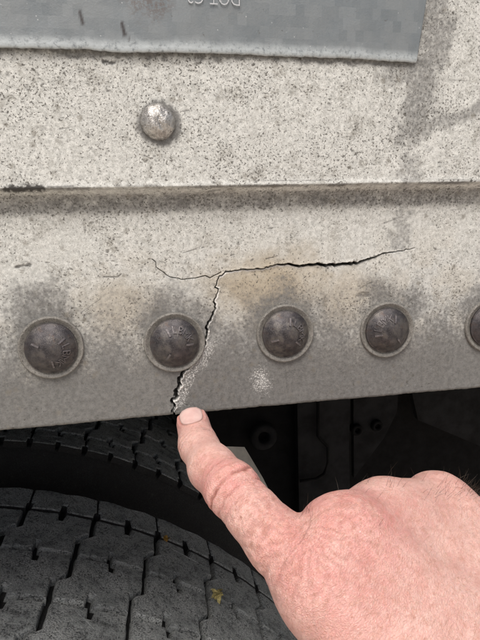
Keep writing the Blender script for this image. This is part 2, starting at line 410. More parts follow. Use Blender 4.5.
# piece below / right of the crack sits a little differently
poly = [np.array(p) for p in CRK_MAIN]+[np.array(p) for p in CRK_VERT]+[pl(174, 470), pl(640, 470), pl(640, 240)]
def inside(Xq, Zq, poly):
    r = np.zeros(Xq.shape, bool); n = len(poly); j = n-1
    for i in range(n):
        xi, zi = poly[i]; xj, zj = poly[j]
        c = ((zi > Zq) != (zj > Zq)) & (Xq < (xj-xi)*(Zq-zi)/(zj-zi+1e-12)+xi); r ^= c; j = i
    return r
ins = np.zeros(X.shape, bool); ins[sub] = inside(X[sub], Z[sub], poly)
off_h = .95*np.exp(-dm/5.0)*sstep(.03, .3, tm)*(1-.8*sstep(.8, 1, tm))
off_v = -.75*np.exp(-dv/5.0)*sstep(.15, .8, tv)
Y += np.where(ins, off_h+off_v, 0)
# raised torn lips
lip = np.exp(-(np.minimum(np.maximum(dm-wm, 0), 9)/.9)**2)*sstep(.05, .3, tm)*np.where(ins, .15, .45)
lip += np.exp(-(np.maximum(dv-wv, 0)/.8)**2)*np.where(ins, .5, .2)
Y -= face*lip*(.3+.9*fbm(X*.9, Z*.9, o=2))
Y += gr*face*5.5
Z += np.where((face == 0) & (gr > .3), 3.2*gr, 0)

# stains and painted-in shade, in photograph-measured places on the rail
chip = np.zeros_like(X)
def stroke(pts, wdt, depth=.0, amt=1.0):
    global chip, Y
    p = [pl(*q) for q in pts]; bx = [q[0] for q in p]; bz = [q[1] for q in p]
    m = (X > min(bx)-6) & (X < max(bx)+6) & (Z > min(bz)-6) & (Z < max(bz)+6) & (face > 0)
    d, t = seg_dist(X[m], Z[m], p); k = (1-sstep(wdt*.25, wdt+.15, d+(fbm(X[m]*1.2, Z[m]*1.2, o=3)-.5)*wdt*1.5))*amt*.9
    chip[m] = np.maximum(chip[m], k); Y[m] += k*depth
stroke([(104, 66), (115, 67)], .75, .3); stroke([(17, 267), (30, 265)], .9, .4, .9); stroke([(104, 277), (118, 277), (121, 274)], .35, .3, .8)
stroke([(10, 189.5), (44, 188)], 1.7, .1, 1.25); stroke([(50, 187.5), (75, 186.5)], .35, 0, .7); stroke([(116, 186), (160, 186)], .3, 0, .5); stroke([(62, 131), (71, 130)], .3, .2, .7)
stroke([(286, 122), (291, 120)], .3, .2, .6); stroke([(180, 114), (187, 113)], .25, .15, .7); stroke([(183, 253), (196, 249)], .25, .2, .6)
stroke([(266, 259), (278, 256)], .25, .2, .7); stroke([(440, 83), (458, 84)], .3, .1, .5); stroke([(358, 295), (368, 295)], 1.4, .5, .5)
stroke([(360, 288), (372, 282)], .3, .2, .6); stroke([(382, 224), (400, 217)], .25, .1, .55); stroke([(206, 192), (218, 190)], .4, .1, .5)
stroke([(82, 312), (100, 299)], .22, .15, .5); stroke([(420, 253), (440, 249)], .2, .1, .4); stroke([(430, 180), (480, 181)], .35, .0, .55); stroke([(250, 181), (330, 181)], .22, .0, .5)
rr = random.Random(3)
for i in range(70):                                        # stray nicks
    x, y = rr.uniform(0, 480), rr.uniform(62, 330); l = rr.uniform(.5, 3); an = rr.uniform(-.7, .7)
    stroke([(x, y), (x+l*math.cos(an), y+l*math.sin(an))], rr.uniform(.2, .5), .15, rr.uniform(.4, .9))
n1 = fbm(X*.09, Z*.09); n2 = fbm(X*.3, Z*.3)
grime_shade = .16*sstep(62, 30, Z+14*(n1-.5))+.80*sstep(30, -22, Z+20*(n1-.5)+8*(n2-.5))  # settled film, with the light's dimming towards the bottom painted in
for (bx, bz) in BOLT_XZ:
    d = np.hypot(X-bx, (Z-bz)*.95); up = sstep(-8, 14, Z-bz)
    grime_shade = np.maximum(grime_shade, (.72+.16*up)*sstep(36, 9, d+15*(n1-.5)+9*(n2-.5)))
grime_shade = np.maximum(grime_shade, .12*sstep(40, 5, Z+20*(n1-.5)))
rx, rz = pl(*RIVET_PX)
grime_shade = np.maximum(grime_shade, .95*sstep(10.2, 7.2, np.hypot(X-rx, Z-rz+1.6)+3*(n2-.5)))
def soft(pts, wdt, amt, edge_noise=10):
    p = [pl(*q) for q in pts]; d, t = seg_dist(X, Z, p)
    return amt*sstep(wdt, wdt*.15, d+edge_noise*(n2-.5)+edge_noise*.6*(n1-.5))
grime_shade = np.maximum(grime_shade, soft([(440, -60), (428, 10), (424, 50), (414, 85), (404, 130)], 14, .62, 14))
grime_shade = np.maximum(grime_shade, soft([(404, 125), (399, 160), (402, 200), (398, 240)], 9, .46, 13))
grime_shade = np.maximum(grime_shade, soft([(393, 142), (415, 128), (445, 119), (490, 105), (560, 85)], 6, .55, 6))
grime_shade = np.maximum(grime_shade, soft([(-200, 48), (0, 54), (130, 57), (250, 60), (420, 68)], 3.2, .75, 4))  # shadow line under the strip's lower edge, painted as a dark fringe
grime_shade = np.maximum(grime_shade, soft([(380, 80), (412, 74)], 9, .5, 9))
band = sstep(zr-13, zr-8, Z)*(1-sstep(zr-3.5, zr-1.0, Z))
grime_shade = np.maximum(grime_shade, .60*band*(.6+.8*n2)); grime_shade = np.maximum(grime_shade, .6*np.exp(-((Z-zr+.3)/.7)**2)*(n1*2.4-.4))  # shade under the nose painted into the band, along with its dirt
tan = .88*sstep(40, 6, np.hypot((X-pl(272, 288)[0])/1.15, (Z-pl(272, 288)[1])*1.6)+22*(n1-.5)+10*(n2-.5))
tan = np.maximum(tan, .55*sstep(26, 5, np.hypot(X-pl(350, 300)[0], (Z-pl(350, 300)[1])*1.2)+16*(n1-.5)))
tan = np.maximum(tan, .5*sstep(30, 5, np.hypot(X-pl(120, 310)[0], (Z-pl(120, 310)[1])*1.4)+20*(n1-.5)))
tan = np.maximum(tan, .10*band); tan = np.maximum(tan, .22*sstep(.45, .7, n1)*sstep(60, 20, Z))
chalk = 1.0*sstep(13, 1.0, np.hypot((X-pl(261, 382)[0])*1.25, (Z-pl(261, 382)[1])*.85)+7*(n2-.5))
d2, t2 = seg_dist(X, Z, [pl(212, 345), pl(200, 362), pl(187, 380), pl(181, 402)])
chalk = np.maximum(chalk, .9*sstep(6.5, .5, d2+4*(n2-.5))*ins)
chalk = np.maximum(chalk, .7*sstep(11, 1, d2+5*(n2-.5))*ins*sstep(.5, 1, t2))
chalk = np.maximum(chalk, 1.4*np.exp(-(np.maximum(dm-wm, 0)/.55)**2)*ins*sstep(.6, .95, tm))
chalk = np.maximum(chalk, 1.2*np.exp(-(np.maximum(dv-wv, 0)/.7)**2)*ins)
chalk = np.maximum(chalk, .8*sstep(10, 2, np.hypot(X-pl(285, 305)[0], (Z-pl(285, 305)[1])*2.2)+7*(n2-.5))*.8)
chip = np.maximum(chip, np.clip(gr*1.6-.35, 0, 1)*face)
dens = np.clip(.35+.8*(n1-.5)+.35*sstep(60, 90, Z)+.5*band, 0, 1)

V = np.stack([X.ravel(), Y.ravel(), Z.ravel()], 1)
idx = np.arange((nz+ne)*nx).reshape(nz+ne, nx)
Q = np.stack([idx[:-1, :-1].ravel(), idx[:-1, 1:].ravel(), idx[1:, 1:].ravel(), idx[1:, :-1].ravel()], 1)
rail = tag(empty('trailer_side_rail', (0, 0, Z_BOT)), 'pale speckled metal side rail, cracked between its dome headed bolts', 'side rail')
me = mesh_np('rail_panel', V-np.array([0, 0, Z_BOT]), Q, True, M_RAIL)
def add_attr(me, name, *ch):
    a = me.attributes.new(name, 'FLOAT_COLOR', 'POINT'); n = len(me.vertices)
    arr = np.ones((n, 4), dtype=np.float32)
    for i, c in enumerate(ch): arr[:, i] = np.clip(np.asarray(c).ravel(), 0, 1.0)
    a.data.foreach_set('color', arr.ravel())
add_attr(me, 'stain_shade', grime_shade, tan, chalk); bare = np.exp(-(np.maximum(dm-wm-.1, 0)/.5)**2)*ins*sstep(.5, .75, tm)*(dm > wm)+.9*np.exp(-(np.maximum(dv-wv-.1, 0)/.55)**2)*ins*(dv > wv)*sstep(.35, .65, n2)
add_attr(me, 'wear', chip, dens, bare)
ob('rail_panel', me, rail)

# ------------------------------------------------------------------ bolts
def text_mesh(s, size, extrude):
    c = bpy.data.curves.new('t', 'FONT'); c.body = s; c.size = size; c.extrude = extrude; c.align_x = 'CENTER'; c.align_y = 'CENTER'
    c.resolution_u = 3; c.offset = -.012*size
    o = bpy.data.objects.new('t', c); COL.objects.link(o); dg = bpy.context.evaluated_depsgraph_get()
    m = bpy.data.meshes.new_from_object(o.evaluated_get(dg)); V = [tuple(v.co) for v in m.vertices]; F = [tuple(p.vertices) for p in m.polygons]
    bpy.data.objects.remove(o); bpy.data.curves.remove(c); bpy.data.meshes.remove(m); return V, F
HEAD_R, HEAD_H = 10.7, 5.4
def dome(r): return 2.0+HEAD_H*(1-(min(r, HEAD_R)/HEAD_R)**2.3)*.92 
GLYPH = {ch: text_mesh(ch, 4.4, .28) for ch in 'LBMK'}
def make_bolt(i, px, rot, rail):
    bx, bz = pl(*px)
    prof = [(0.001, dome(0))]+[(HEAD_R*t, dome(HEAD_R*t)) for t in (.12, .24, .36, .48, .58, .68, .77, .85, .91, .955, .985)]
    prof += [(HEAD_R, 2.3), (HEAD_R+.06, 1.6), (HEAD_R+.06, .4)]
    b = ob('bolt', mesh_py('bolt', *lathe(prof, 56, wob=.006, seed=i), M_HEAD, True), rail, (bx, .15, bz-Z_BOT))
    b.rotation_euler = (random.uniform(-.025, .025), random.uniform(-.05, .05), random.uniform(-.025, .025))
    wp = [(HEAD_R-.5, .9), (HEAD_R+.10, 1.0), (HEAD_R+.55, 1.15), (HEAD_R+1.1, 1.55), (HEAD_R+1.8, 1.95), (HEAD_R+2.1, 2.1), (HEAD_R+2.4, 2.0), (HEAD_R+2.65, 1.6), (HEAD_R+2.78, .9), (HEAD_R+2.8, -.6)]
    ob('washer', mesh_py('washer', *lathe(wp, 64, wob=.008, seed=i+20), M_WASH, True), b)
    parts = []
    for k in range(3):                                    # three raised radial dashes
        a = math.radians(rot+120*k); V, F = [], []
        for r in np.linspace(4.6, 7.9, 6):
            for sgn in (-1, 1):
                for h in (-.2, .7):
                    x = r*math.cos(a)-sgn*.36*math.sin(a); z = r*math.sin(a)+sgn*.36*math.cos(a)
                    V.append((x*(1 if h < 0 else .995), -(dome(r)+h), z))
        for j in range(5):
            o = j*4; F += [(o, o+1, o+5, o+4), (o+2, o+6, o+7, o+3), (o+1, o+3, o+7, o+5)]
        F += [(0, 2, 3, 1), (20, 21, 23, 22)]; parts.append((V, F))
    for j, ch in enumerate('LBMK'):
        a = math.radians(rot-25-24*j); gv, gf = GLYPH[ch]; V = []
        for (x, y, z) in gv:
            r = 6.5+y; t = a-x/6.6; rr_ = r
            V.append((rr_*math.cos(t), -(dome(rr_)+z+.30), rr_*math.sin(t)))
        parts.append((V, gf))
    ob('raised_marking', mesh_py('raised_marking', *merge(*parts), M_MARK), b)
    return b
for i, (px, rot) in enumerate(zip(BOLTS, (35, 118, 80, 190, 60))):
    make_bolt(i, px, rot, rail)

# the lone round-head rivet above the joggle
rp = [(0.001, 4.6)]+[(7.0*math.sin(t), 4.6*math.cos(t)) for t in np.linspace(.12, 1.5, 14)]+[(7.05, -.8)]
rv, rf = lathe(rp, 56, wob=.02, seed=5); rv = [np.array(v) for v in rv]
for v in rv:                                               # hammered, scratched crown
    v[1] += .5*(float(vnoise(np.array([v[0]*.35+9]), np.array([v[2]*.35+4]))[0])-.5)
    d = abs(v[0]*.85+v[2]*.2-.3)
    if d < .7 and -3.2 < v[2] < 2.2: v[1] += .35*(1-d/.7)
q = at(*RIVET_PX, Y_UP)
ob('rivet', mesh_py('rivet', rv, rf, M_RIV, True), rail, (q[0], Y_UP+.35, q[2]-Z_BOT))

# ------------------------------------------------------------------ reflective strip
def strip():
    YS = Y_UP-1.75
    lower = [(-180, 45), (-60, 47), (0, 48.2), (40, 48.6), (85, 49.3), (112, 52.2), (130, 52.4), (175, 52.6), (230, 53.6), (250, 54.6), (300, 56.8), (360, 58.6), (416.5, 62.5)]
    lw = np.array([pl(a, b, YS) for a, b in lower]); x1 = lw[-1][0]; x0 = -700.0
    xs = np.concatenate([np.linspace(x0, lw[0][0], 8)[:-1], np.arange(lw[0][0], x1, .55), [x1]])
    zl = np.interp(xs, lw[:, 0], lw[:, 1])+(fbm(xs*.5, xs*0+1, o=3)-.5)*.5
    t = np.concatenate([np.array([0, .008, .016, .03, .05, .075]), np.linspace(.1, 1, 46)])
    top = 178.0
    X = np.tile(xs, (len(t), 1)); Z = zl[None, :]+(top-zl[None, :])*t[:, None]
    lean = -.07*(top-150)*0
    xe = pl(426.5, 0, YS)[0]-pl(416.5, 62.5, YS)[0]
    X = X+np.where(X > x1-6, (xe)*np.clip((Z-zl[-1])/(pl(426.5, 0, YS)[1]-zl[-1]), 0, 2)*sstep(x1-6, x1, X), 0)
    lift = .8*np.exp(-((X-pl(60, 48)[0])/60)**2)*np.exp(-(Z-zl[None, :])/10)
    Yf = YS-lift+(fbm(X*.05, Z*.05)-.5)*.8
    bev = 1-sstep(0, .9, Z-zl[None, :]); Yf = Yf+bev*.35
    nt_, nx_ = X.shape
    Vf = np.stack([X, Yf, Z], -1).reshape(-1, 3); Vb = np.stack([X, np.full_like(X, 0)+Yf+.6-bev*.3, Z], -1).reshape(-1, 3)
    n = len(Vf); idx = np.arange(n).reshape(nt_, nx_)
    Q = [np.stack([idx[:-1, :-1].ravel(), idx[:-1, 1:].ravel(), idx[1:, 1:].ravel(), idx[1:, :-1].ravel()], 1)]
    Q.append(Q[0][:, ::-1]+n)
    for a, b in ((idx[0, :-1], idx[0, 1:]), (idx[-1, 1:], idx[-1, :-1]), (idx[1:, 0], idx[:-1, 0]), (idx[:-1, -1], idx[1:, -1])):
        Q.append(np.stack([b, a, a+n, b+n], 1))
    V = np.vstack([Vf, Vb]); base = np.array([0, Y_UP, zl.min()])
    me = mesh_np('reflective_strip', V-base, np.vstack(Q), True, M_STRIP)
    dz = (Z-zl[None, :]).ravel(); ed = sstep(5.2, 1.4, dz+2.0*(fbm(X.ravel()*.2, Z.ravel()*.2)-.5))
    Xr, Zr = X.ravel(), Z.ravel(); dirt = np.zeros(n); rust = np.zeros(n)
    for pts, wd in (([(122, 24), (125, 36)], .55), ([(124, 34), (129, 38)], .4), ([(80, 13), (83, 24)], .45)):
        d, _ = seg_dist(Xr, Zr, [pl(*p, YS) for p in pts]); dirt = np.maximum(dirt, 1-sstep(wd*.4, wd+.4, d))
    c = pl(148, 2, YS); rust = .7*sstep(9, 2, np.hypot((Xr-c[0])*.8, Zr-c[1])+6*(fbm(Xr*.3, Zr*.3)-.5))
    nz_ = fbm(Xr*.12, Zr*.12)
    rim = sstep(2.6, .2, X.max()-8-0*Xr+0) * 0
    add_attr(me, 'edge', np.concatenate([ed, ed]), np.concatenate([dirt, dirt]), np.concatenate([rust, rust]))
    o = ob('reflective_strip', me, None, base)
    tag(o, 'grey reflective strip with upside down white lettering along the rail top', 'reflective strip')
    # upside-down DOT-C2
    gv, gf = text_mesh('DOT-C2', 6.0, .05); gx = [v[0] for v in gv]; gy = [v[1] for v in gv]
    pr, pf = pl(239.5, 0, YS), pl(187, 0, YS); wd = pr[0]-pf[0]; sc = wd/(max(gx)-min(gx)); sy = 4.6/(max(gy)-min(gy))
    cx = (pr[0]+pf[0])/2; low = pl(213, 5.0, YS)[1]; mx, my = (max(gx)+min(gx))/2, max(gy)
    V = [(cx-(x-mx)*sc-base[0], YS-.5+(-z)-base[1], low+(my-y)*sy-base[2]) for x, y, z in gv]
    # seat lettering on the film
    yy = np.interp(0, [0], [0])
    ob('lettering', mesh_py('lettering', V, gf, M_WHITE), o)
    return o
strip()

# ------------------------------------------------------------------ tyres
TX, TZ, TR = -291.0, -691.0, 480.0
DEPTH = 7.0
def poly_inset(P, d):
    n = len(P); out = []
    ar = sum(P[i][0]*P[(i+1) % n][1]-P[(i+1) % n][0]*P[i][1] for i in range(n)); sg = 1 if ar > 0 else -1
    for i in range(n):
        p0, p1, p2 = np.array(P[i-1]), np.array(P[i]), np.array(P[(i+1) % n])
        a = (p1-p0)/np.linalg.norm(p1-p0); b = (p2-p1)/np.linalg.norm(p2-p1)
        na, nb = np.array([-a[1], a[0]])*sg, np.array([-b[1], b[0]])*sg; m = na+nb; m /= max(.35, float(m@m)/2)
        out.append(tuple(p1+m*d))
    return out
def block_mesh(P, seed, rub, drop=0.0):
    """P outline of (along circumference, across) in mm, bent onto the tyre's radius about the origin"""
    rg = random.Random(seed); P0, P = P, []
    for (a, b), (c, d) in zip(P0, P0[1:]+P0[:1]):          # worn, chipped outline
        k = max(1, int(math.hypot(c-a, d-b)/7.0))
        P += [(a+(c-a)*i/k+rg.uniform(-.55, .55), b+(d-b)*i/k+rg.uniform(-.55, .55)) for i in range(k)]
    n = len(P)
    I1 = poly_inset(P, .6); I2 = poly_inset(P, 2.0); V = []
    for ring, r in ((poly_inset(P, -.8), TR-DEPTH-1.5), (P, TR-2.8), (I1, TR-1.1), (I2, TR)):
        for s, w_ in ring:
            rr_ = r-drop+rg.uniform(-.25, .25); V.append((rr_*math.sin(s/TR), w_, rr_*math.cos(s/TR)))
    F = []
    for k in range(3):
        for i in range(n): F.append((k*n+i, k*n+(i+1) % n, (k+1)*n+(i+1) % n, (k+1)*n+i))
    F.append(tuple(range(3*n, 4*n)))
    me = mesh_py('tread_block', V, F, M_TREAD); me.materials.append(M_RUB)
    for p in me.polygons:
        if rub and p.index < 2*n: p.material_index = 1          # worn tops are dusty, flanks stay bare rubber
    return me
PITCH_MM = 2*math.pi*TR/46
ROWS = [(0, 37), (40.5, 59), (103, 56), (162.5, 59), (225, 37)]      # start and width across the tread
def outlines(row):
    w0, W = ROWS[row]; p = PITCH_MM; g = 4.6 if 0 < row < 4 else .3
    e = p-g; nd = 11.0; nw = 3.0; ns = 1.8
    if row in (0, 4):
        ins = 1 if row == 0 else 0                       # slots open towards the tread's middle
        if ins: P = [(0, 11), (2.6, 10), (2.9, 0), (e/2-2.9, 0), (e/2-2, 10), (e/2+2, 10), (e/2+2.9, 0), (e-2.9, 0), (e-2.6, 10), (e, 11), (e+.1, W-10), (e-2.4, W-9), (e-2.4, W), (e/2+nw, W), (e/2+ns, W-nd), (e/2-ns, W-nd), (e/2-nw, W), (2.4, W), (2.4, W-9), (.1, W-10)]
        else: P = [(2.4, 0), (e/2-nw, 0), (e/2-ns, nd), (e/2+ns, nd), (e/2+nw, 0), (e-2.4, 0), (e-2.4, 9), (e, 10), (e, W-2), (e*.8, W), (e*.5, W-2.5), (e*.25, W), (0, W-2), (.1, 10), (2.4, 9)]
        return [(s, w_+w0) for s, w_ in P]
    st = 13.5
    L = [(0, 0), (1.0, W*.40), (st-1, W*.56), (st+.5, W)]
    P = [(0, 0), (e/2-nw-2, 0), (e/2-ns-1, nd), (e/2+ns-1, nd), (e/2+nw-2, 0)]+[(e+a, b) for a, b in L]
    P += [(st+e/2+nw+2, W), (st+e/2+ns+1, W-nd), (st+e/2-ns+1, W-nd), (st+e/2-nw+2, W)]+[L[3], L[2], L[1]]
    return [(s, w_+w0) for s, w_ in P]
BLOCKS = [[block_mesh(outlines(r), 31*r+v, r in (0, 4)) for v in range(4)] for r in range(5)]
ROW_SHIFT = [-1.0, 0.0, 15.0, 30.0, 43.5]
def tyre(y0, phase, label):
    t = tag(empty('truck_tyre', (TX, y0, TZ-TR)), label, 'tyre', 'dual tyres under the rail')
    R, B = TR, TR-DEPTH
    prof = [(285, 40), (300, 20), (330, -2), (380, -14), (420, -12), (450, -4), (462, -1), (B-1, 1.5), (B, 6), (B, 60), (B+.2, 130), (B, 200), (B, 256), (B-1, 260.5),
            (462, 263), (450, 266), (420, 274), (380, 276), (330, 264), (300, 242), (285, 222), (285, 40)]
    V, F = lathe([(r, -h) for r, h in prof], 128)
    ob('carcass', mesh_py('carcass', V, F, M_RUB, True), t, (0, 0, TR))
    rp = [(284, 38), (296, 30), (292, 24), (280, 40), (270, 90), (255, 120), (120, 128), (110, 122), (110, 160), (250, 160), (278, 170), (284, 205)]
    V, F = lathe([(r, -h) for r, h in rp], 64); ob('rim', mesh_py('rim', V, F, M_RIM, True), t, (0, 0, TR))
    rg = random.Random(int(y0))
    for r in range(5):
        for k in range(46):
            b = ob('tread_block', BLOCKS[r][rg.randrange(4)], t, (0, 0, TR))
            b.rotation_euler = (0, (k*PITCH_MM+phase+ROW_SHIFT[r])/TR, 0)
    return t
tyre(50.0, 8.0, 'dusty truck tyre with light grey worn tread, standing outermost')
tyre(421.0, 30.0, 'dark truck tyre with notched shoulder deep in shade behind another tyre')
V, F = lathe([(0.01, 0), (64, 0), (64, -900), (0.01, -900)], 32)
axle = tag(ob('axle', mesh_py('axle', V, F, M_BLACK), None, (TX, 160, TZ)), 'black round axle through the hubs of the dual tyres', 'axle')

# leaf scraps caught in the tread
def on_tyre(px, py, r=TR):
    d = ray(px, py); a = d[0]**2+d[2]**2; o = np.array([CAM[0]-TX, CAM[2]-TZ]); b = 2*(o[0]*d[0]+o[1]*d[2]); c = o@o-r*r
    t = (-b-math.sqrt(b*b-4*a*c))/(2*a); return CAM+d*t
def scrap(name, px, py, mat, label, seed, n, size):
    c = on_tyre(px, py, TR+.5); rg = random.Random(seed); parts = []
    for k in range(n):
        a = rg.uniform(0, 6.28); l = size*rg.uniform(.6, 1.2); wd = l*rg.uniform(.16, .34); o = np.array([rg.uniform(-3, 3), rg.uniform(-5, 5), rg.uniform(.3, 2)])
        d = np.array([math.cos(a), math.sin(a), rg.uniform(-.15, .5)]); s = np.array([-math.sin(a), math.cos(a), rg.uniform(-.5, .5)]); V, F = [], []
        for sd in (0, .25):
            for i in range(6):
                t = i/5; ww = wd*math.sin(math.pi*(.08+.9*t)); z = np.array([0, 0, math.sin(t*3)*l*.18+sd])
                V += [o+d*l*(t-.5)+s*ww+z, o+d*l*(t-.5)+z+np.array([0, 0, -.5]), o+d*l*(t-.5)-s*ww+z]
        for sd in (0, 18):
            for i in range(5):
                for j in (0, 1): F.append((sd+i*3+j, sd+i*3+j+1, sd+i*3+j+4, sd+i*3+j+3))
        parts.append((V, F))
    tag(ob(name, mesh_py(name, *merge(*parts), mat), None, c), label, 'leaf scrap')
scrap('leaf_scrap', 166, 541, M_LEAF, 'small orange brown leaf scrap stuck in a tread groove', 3, 4, 9)
scrap('leaf_scrap', 217, 596, M_LEAF2, 'yellow green grass scrap lying on the tyre tread', 8, 7, 10)

# ------------------------------------------------------------------ underbody and suspension, black in the shade
def px_poly(pts, Y): return [tuple(pl(a, b, Y)) for a, b in pts]
ub = tag(empty('trailer_underbody', (0, 1200, -80)), 'black trailer floor and frame beam hidden in shade under the rail', 'underbody')
def part(name, VF, mat, parent, smooth=False):
    o = parent.location/MM; v = [(a-o[0], b-o[1], c-o[2]) for a, b, c in VF[0]]
    return ob(name, mesh_py(name, v, VF[1], mat, smooth), parent)
part('floor_plate', box(-1500, 1500, 5.6, 2480, -20, 20), M_BLACK, ub)
part('frame_beam', box(150, 2600, 640, 700, -620, -20.5), M_BLACK, ub)
part('cross_member', box(140, 180, 560, 1900, -330, -20.5), M_BLACK, ub)
part('frame_beam', box(-1500, 70, 760, 800, -540, -20.5), M_BLACK, ub)
part('far_skirt', box(-1500, 1500, 2481, 2490, -60, 400), M_BLACK, ub)
hb = tag(empty('suspension_hanger', tuple(at(262, 434, 430))), 'dusty black suspension hanger bracket with round pivot boss and gusset', 'suspension')
part('pivot_plate', prism(px_poly([(209, 330), (300, 330), (300, 530), (284, 520), (263, 478), (244.5, 447), (209, 446)], 470), 470, 484), M_BLACK, hb)
def ring_at(px, py, Y, r0, r1, h):
    c = at(px, py, Y); V, F = lathe([(r0, -6), (r0, h*.8), (r0+1.5, h), (r1-1.5, h), (r1, h*.8), (r1, -6)], 40)
    return [(v[0]+c[0], v[1]+c[1], v[2]+c[2]) for v in V], F
part('pivot_boss', ring_at(262, 434, 470, 8, 19, 14), M_DUSTY, hb, True)
part('side_plate', prism(px_poly([(296, 330), (352, 330), (349, 450), (352, 560), (300, 560)], 448), 448, 462), M_DUSTY, hb)
part('gusset', prism(px_poly([(353, 330), (402, 330), (397, 412), (384, 438), (354, 478)], 500), 500, 510), M_DUSTY, hb)
for (a, b) in ((356, 429), (376, 425)): part('bolt_boss', ring_at(a, b, 499, 4, 9, 7), M_BLACK, hb, True)
bxp = px_poly([(196, 436), (292, 436), (300, 505), (196, 505)], 560)
wb = tag(empty('pale_stand_in', (0, 600, -420)), 'made up pale box standing in for the bright gap behind the black suspension hanger', 'box')  # added pale box, standing in for the brightness seen past the hanger
part('stand_in_body', prism(bxp, 560, 700), M_PALE, wb)
part('stand_in_lid', prism(px_poly([(194, 431), (294, 431), (294, 435.6), (194, 435.6)], 556), 552, 704), M_PALE, wb)
part('brace', prism(px_poly([(398, 330), (560, 330), (560, 436), (480, 446), (418, 420)], 560), 560, 572), M_DUSTY, hb)
hose = [at(a, b, 441) for a, b in ((318, 395), (318, 436), (322, 441), (328, 447), (328, 462), (324, 474), (316, 479), (308, 480), (300, 481))]
part('air_hose', tube(hose, [2.2]*len(hose), 8), M_BLACK, hb, True)

# ------------------------------------------------------------------ pointing hand (one continuous skin)
def J(px, py, Y, r): return np.array([*at(px, py, Y), r])
# index finger, the pointing one
IDX = [J(193, 424, -10, 7.2), J(198.5, 446, -24, 7.6), J(212, 468, -40, 8.7), J(232, 489, -54, 9.6), J(254, 515, -65, 9.2), J(277, 541, -74, 10.4), J(322, 583, -86, 14.5)]
MC_M, MC_R, MC_L = J(347, 540, -76, 12.6), J(387, 522, -62, 11.6), J(437, 511, -50, 13.6)
WR_I, WR_M, WR_R, WR_L = J(440, 745, -118, 17), J(500, 725, -112, 18), J(545, 690, -102, 17), J(600, 640, -86, 19)
fd = (WR_M-MC_M)[:3]; fd /= np.linalg.norm(fd)
def ext(a, l, r): return np.array([*(a[:3]+fd*l+np.array([0, 0, -.12*l])), r])
CAPS_DORSUM = [(IDX[-1], WR_I), (MC_M, WR_M), (MC_R, WR_R), (MC_L, WR_L), (IDX[-1], WR_M), (MC_M, WR_R), (MC_R, WR_L), (MC_M, MC_R), (MC_R, MC_L)]
FORE = [(WR_I, ext(WR_I, 130, 22)), (WR_M, ext(WR_M, 130, 26)), (WR_L, ext(WR_L, 130, 22)), (WR_R, ext(WR_R, 130, 24))]
CURL = [
    [MC_M, J(349, 548, -34, 10.8), J(372, 590, -24, 9.4), J(392, 610, -48, 8.5)],
    [MC_R, J(392, 534, -22, 10.4), J(412, 575, -12, 9.2), J(428, 592, -38, 8.3)],
    [MC_L, J(432, 526, -14, 9.6), J(450, 560, -6, 8.4), J(462, 575, -30, 7.6)]]
THUMB = [J(450, 735, -100, 17), J(385, 660, -66, 13.5), J(362, 612, -36, 11.2), J(372, 585, -14, 9.2)]
def round_cone(P, a, b):
    """signed distance to a tapered capsule"""
    A, B, r1, r2 = a[:3], b[:3], a[3], b[3]; ba = B-A; l2 = ba@ba; h = np.clip(((P-A)@ba)/l2, 0, 1)
    return np.linalg.norm(P-A-h[:, None]*ba, axis=1)-(r1+(r2-r1)*h)
def smin(a, b, k):
    h = np.clip(.5+.5*(b-a)/k, 0, 1); return b+(a-b)*h-k*h*(1-h)
def sdf(P):
    d = None
    for a, b in CAPS_DORSUM: e = round_cone(P, a, b)+.8; d = e if d is None else smin(d, e, 13.0)
    for a, b in FORE: d = smin(d, round_cone(P, a, b), 10.0)
    for kn, rr_ in ((MC_M, 13.0), (MC_R, 12.0), (MC_L, 13.4)): d = smin(d, np.linalg.norm(P-kn[:3], axis=1)-rr_, 5.0)
    for ch in CURL:
        f = None
        for a, b in zip(ch[:-1], ch[1:]): e = round_cone(P, a, b); f = e if f is None else smin(f, e, 3.0)
        d = smin(d, f, 2.2)
    f = None
    for a, b in zip(THUMB[:-1], THUMB[1:]): e = round_cone(P, a, b); f = e if f is None else smin(f, e, 4.0)
    d = smin(d, f, 3.0)
    f = None
    for a, b in zip(IDX[:-1], IDX[1:]): e = round_cone(P, a, b); f = e if f is None else smin(f, e, 4.0)
    return smin(d, f, 3.5)
def grad(P, e=.3):
    g = np.stack([sdf(P+np.eye(3)[i]*e)-sdf(P-np.eye(3)[i]*e) for i in range(3)], 1)
    return g/(np.linalg.norm(g, axis=1)[:, None]+1e-9)
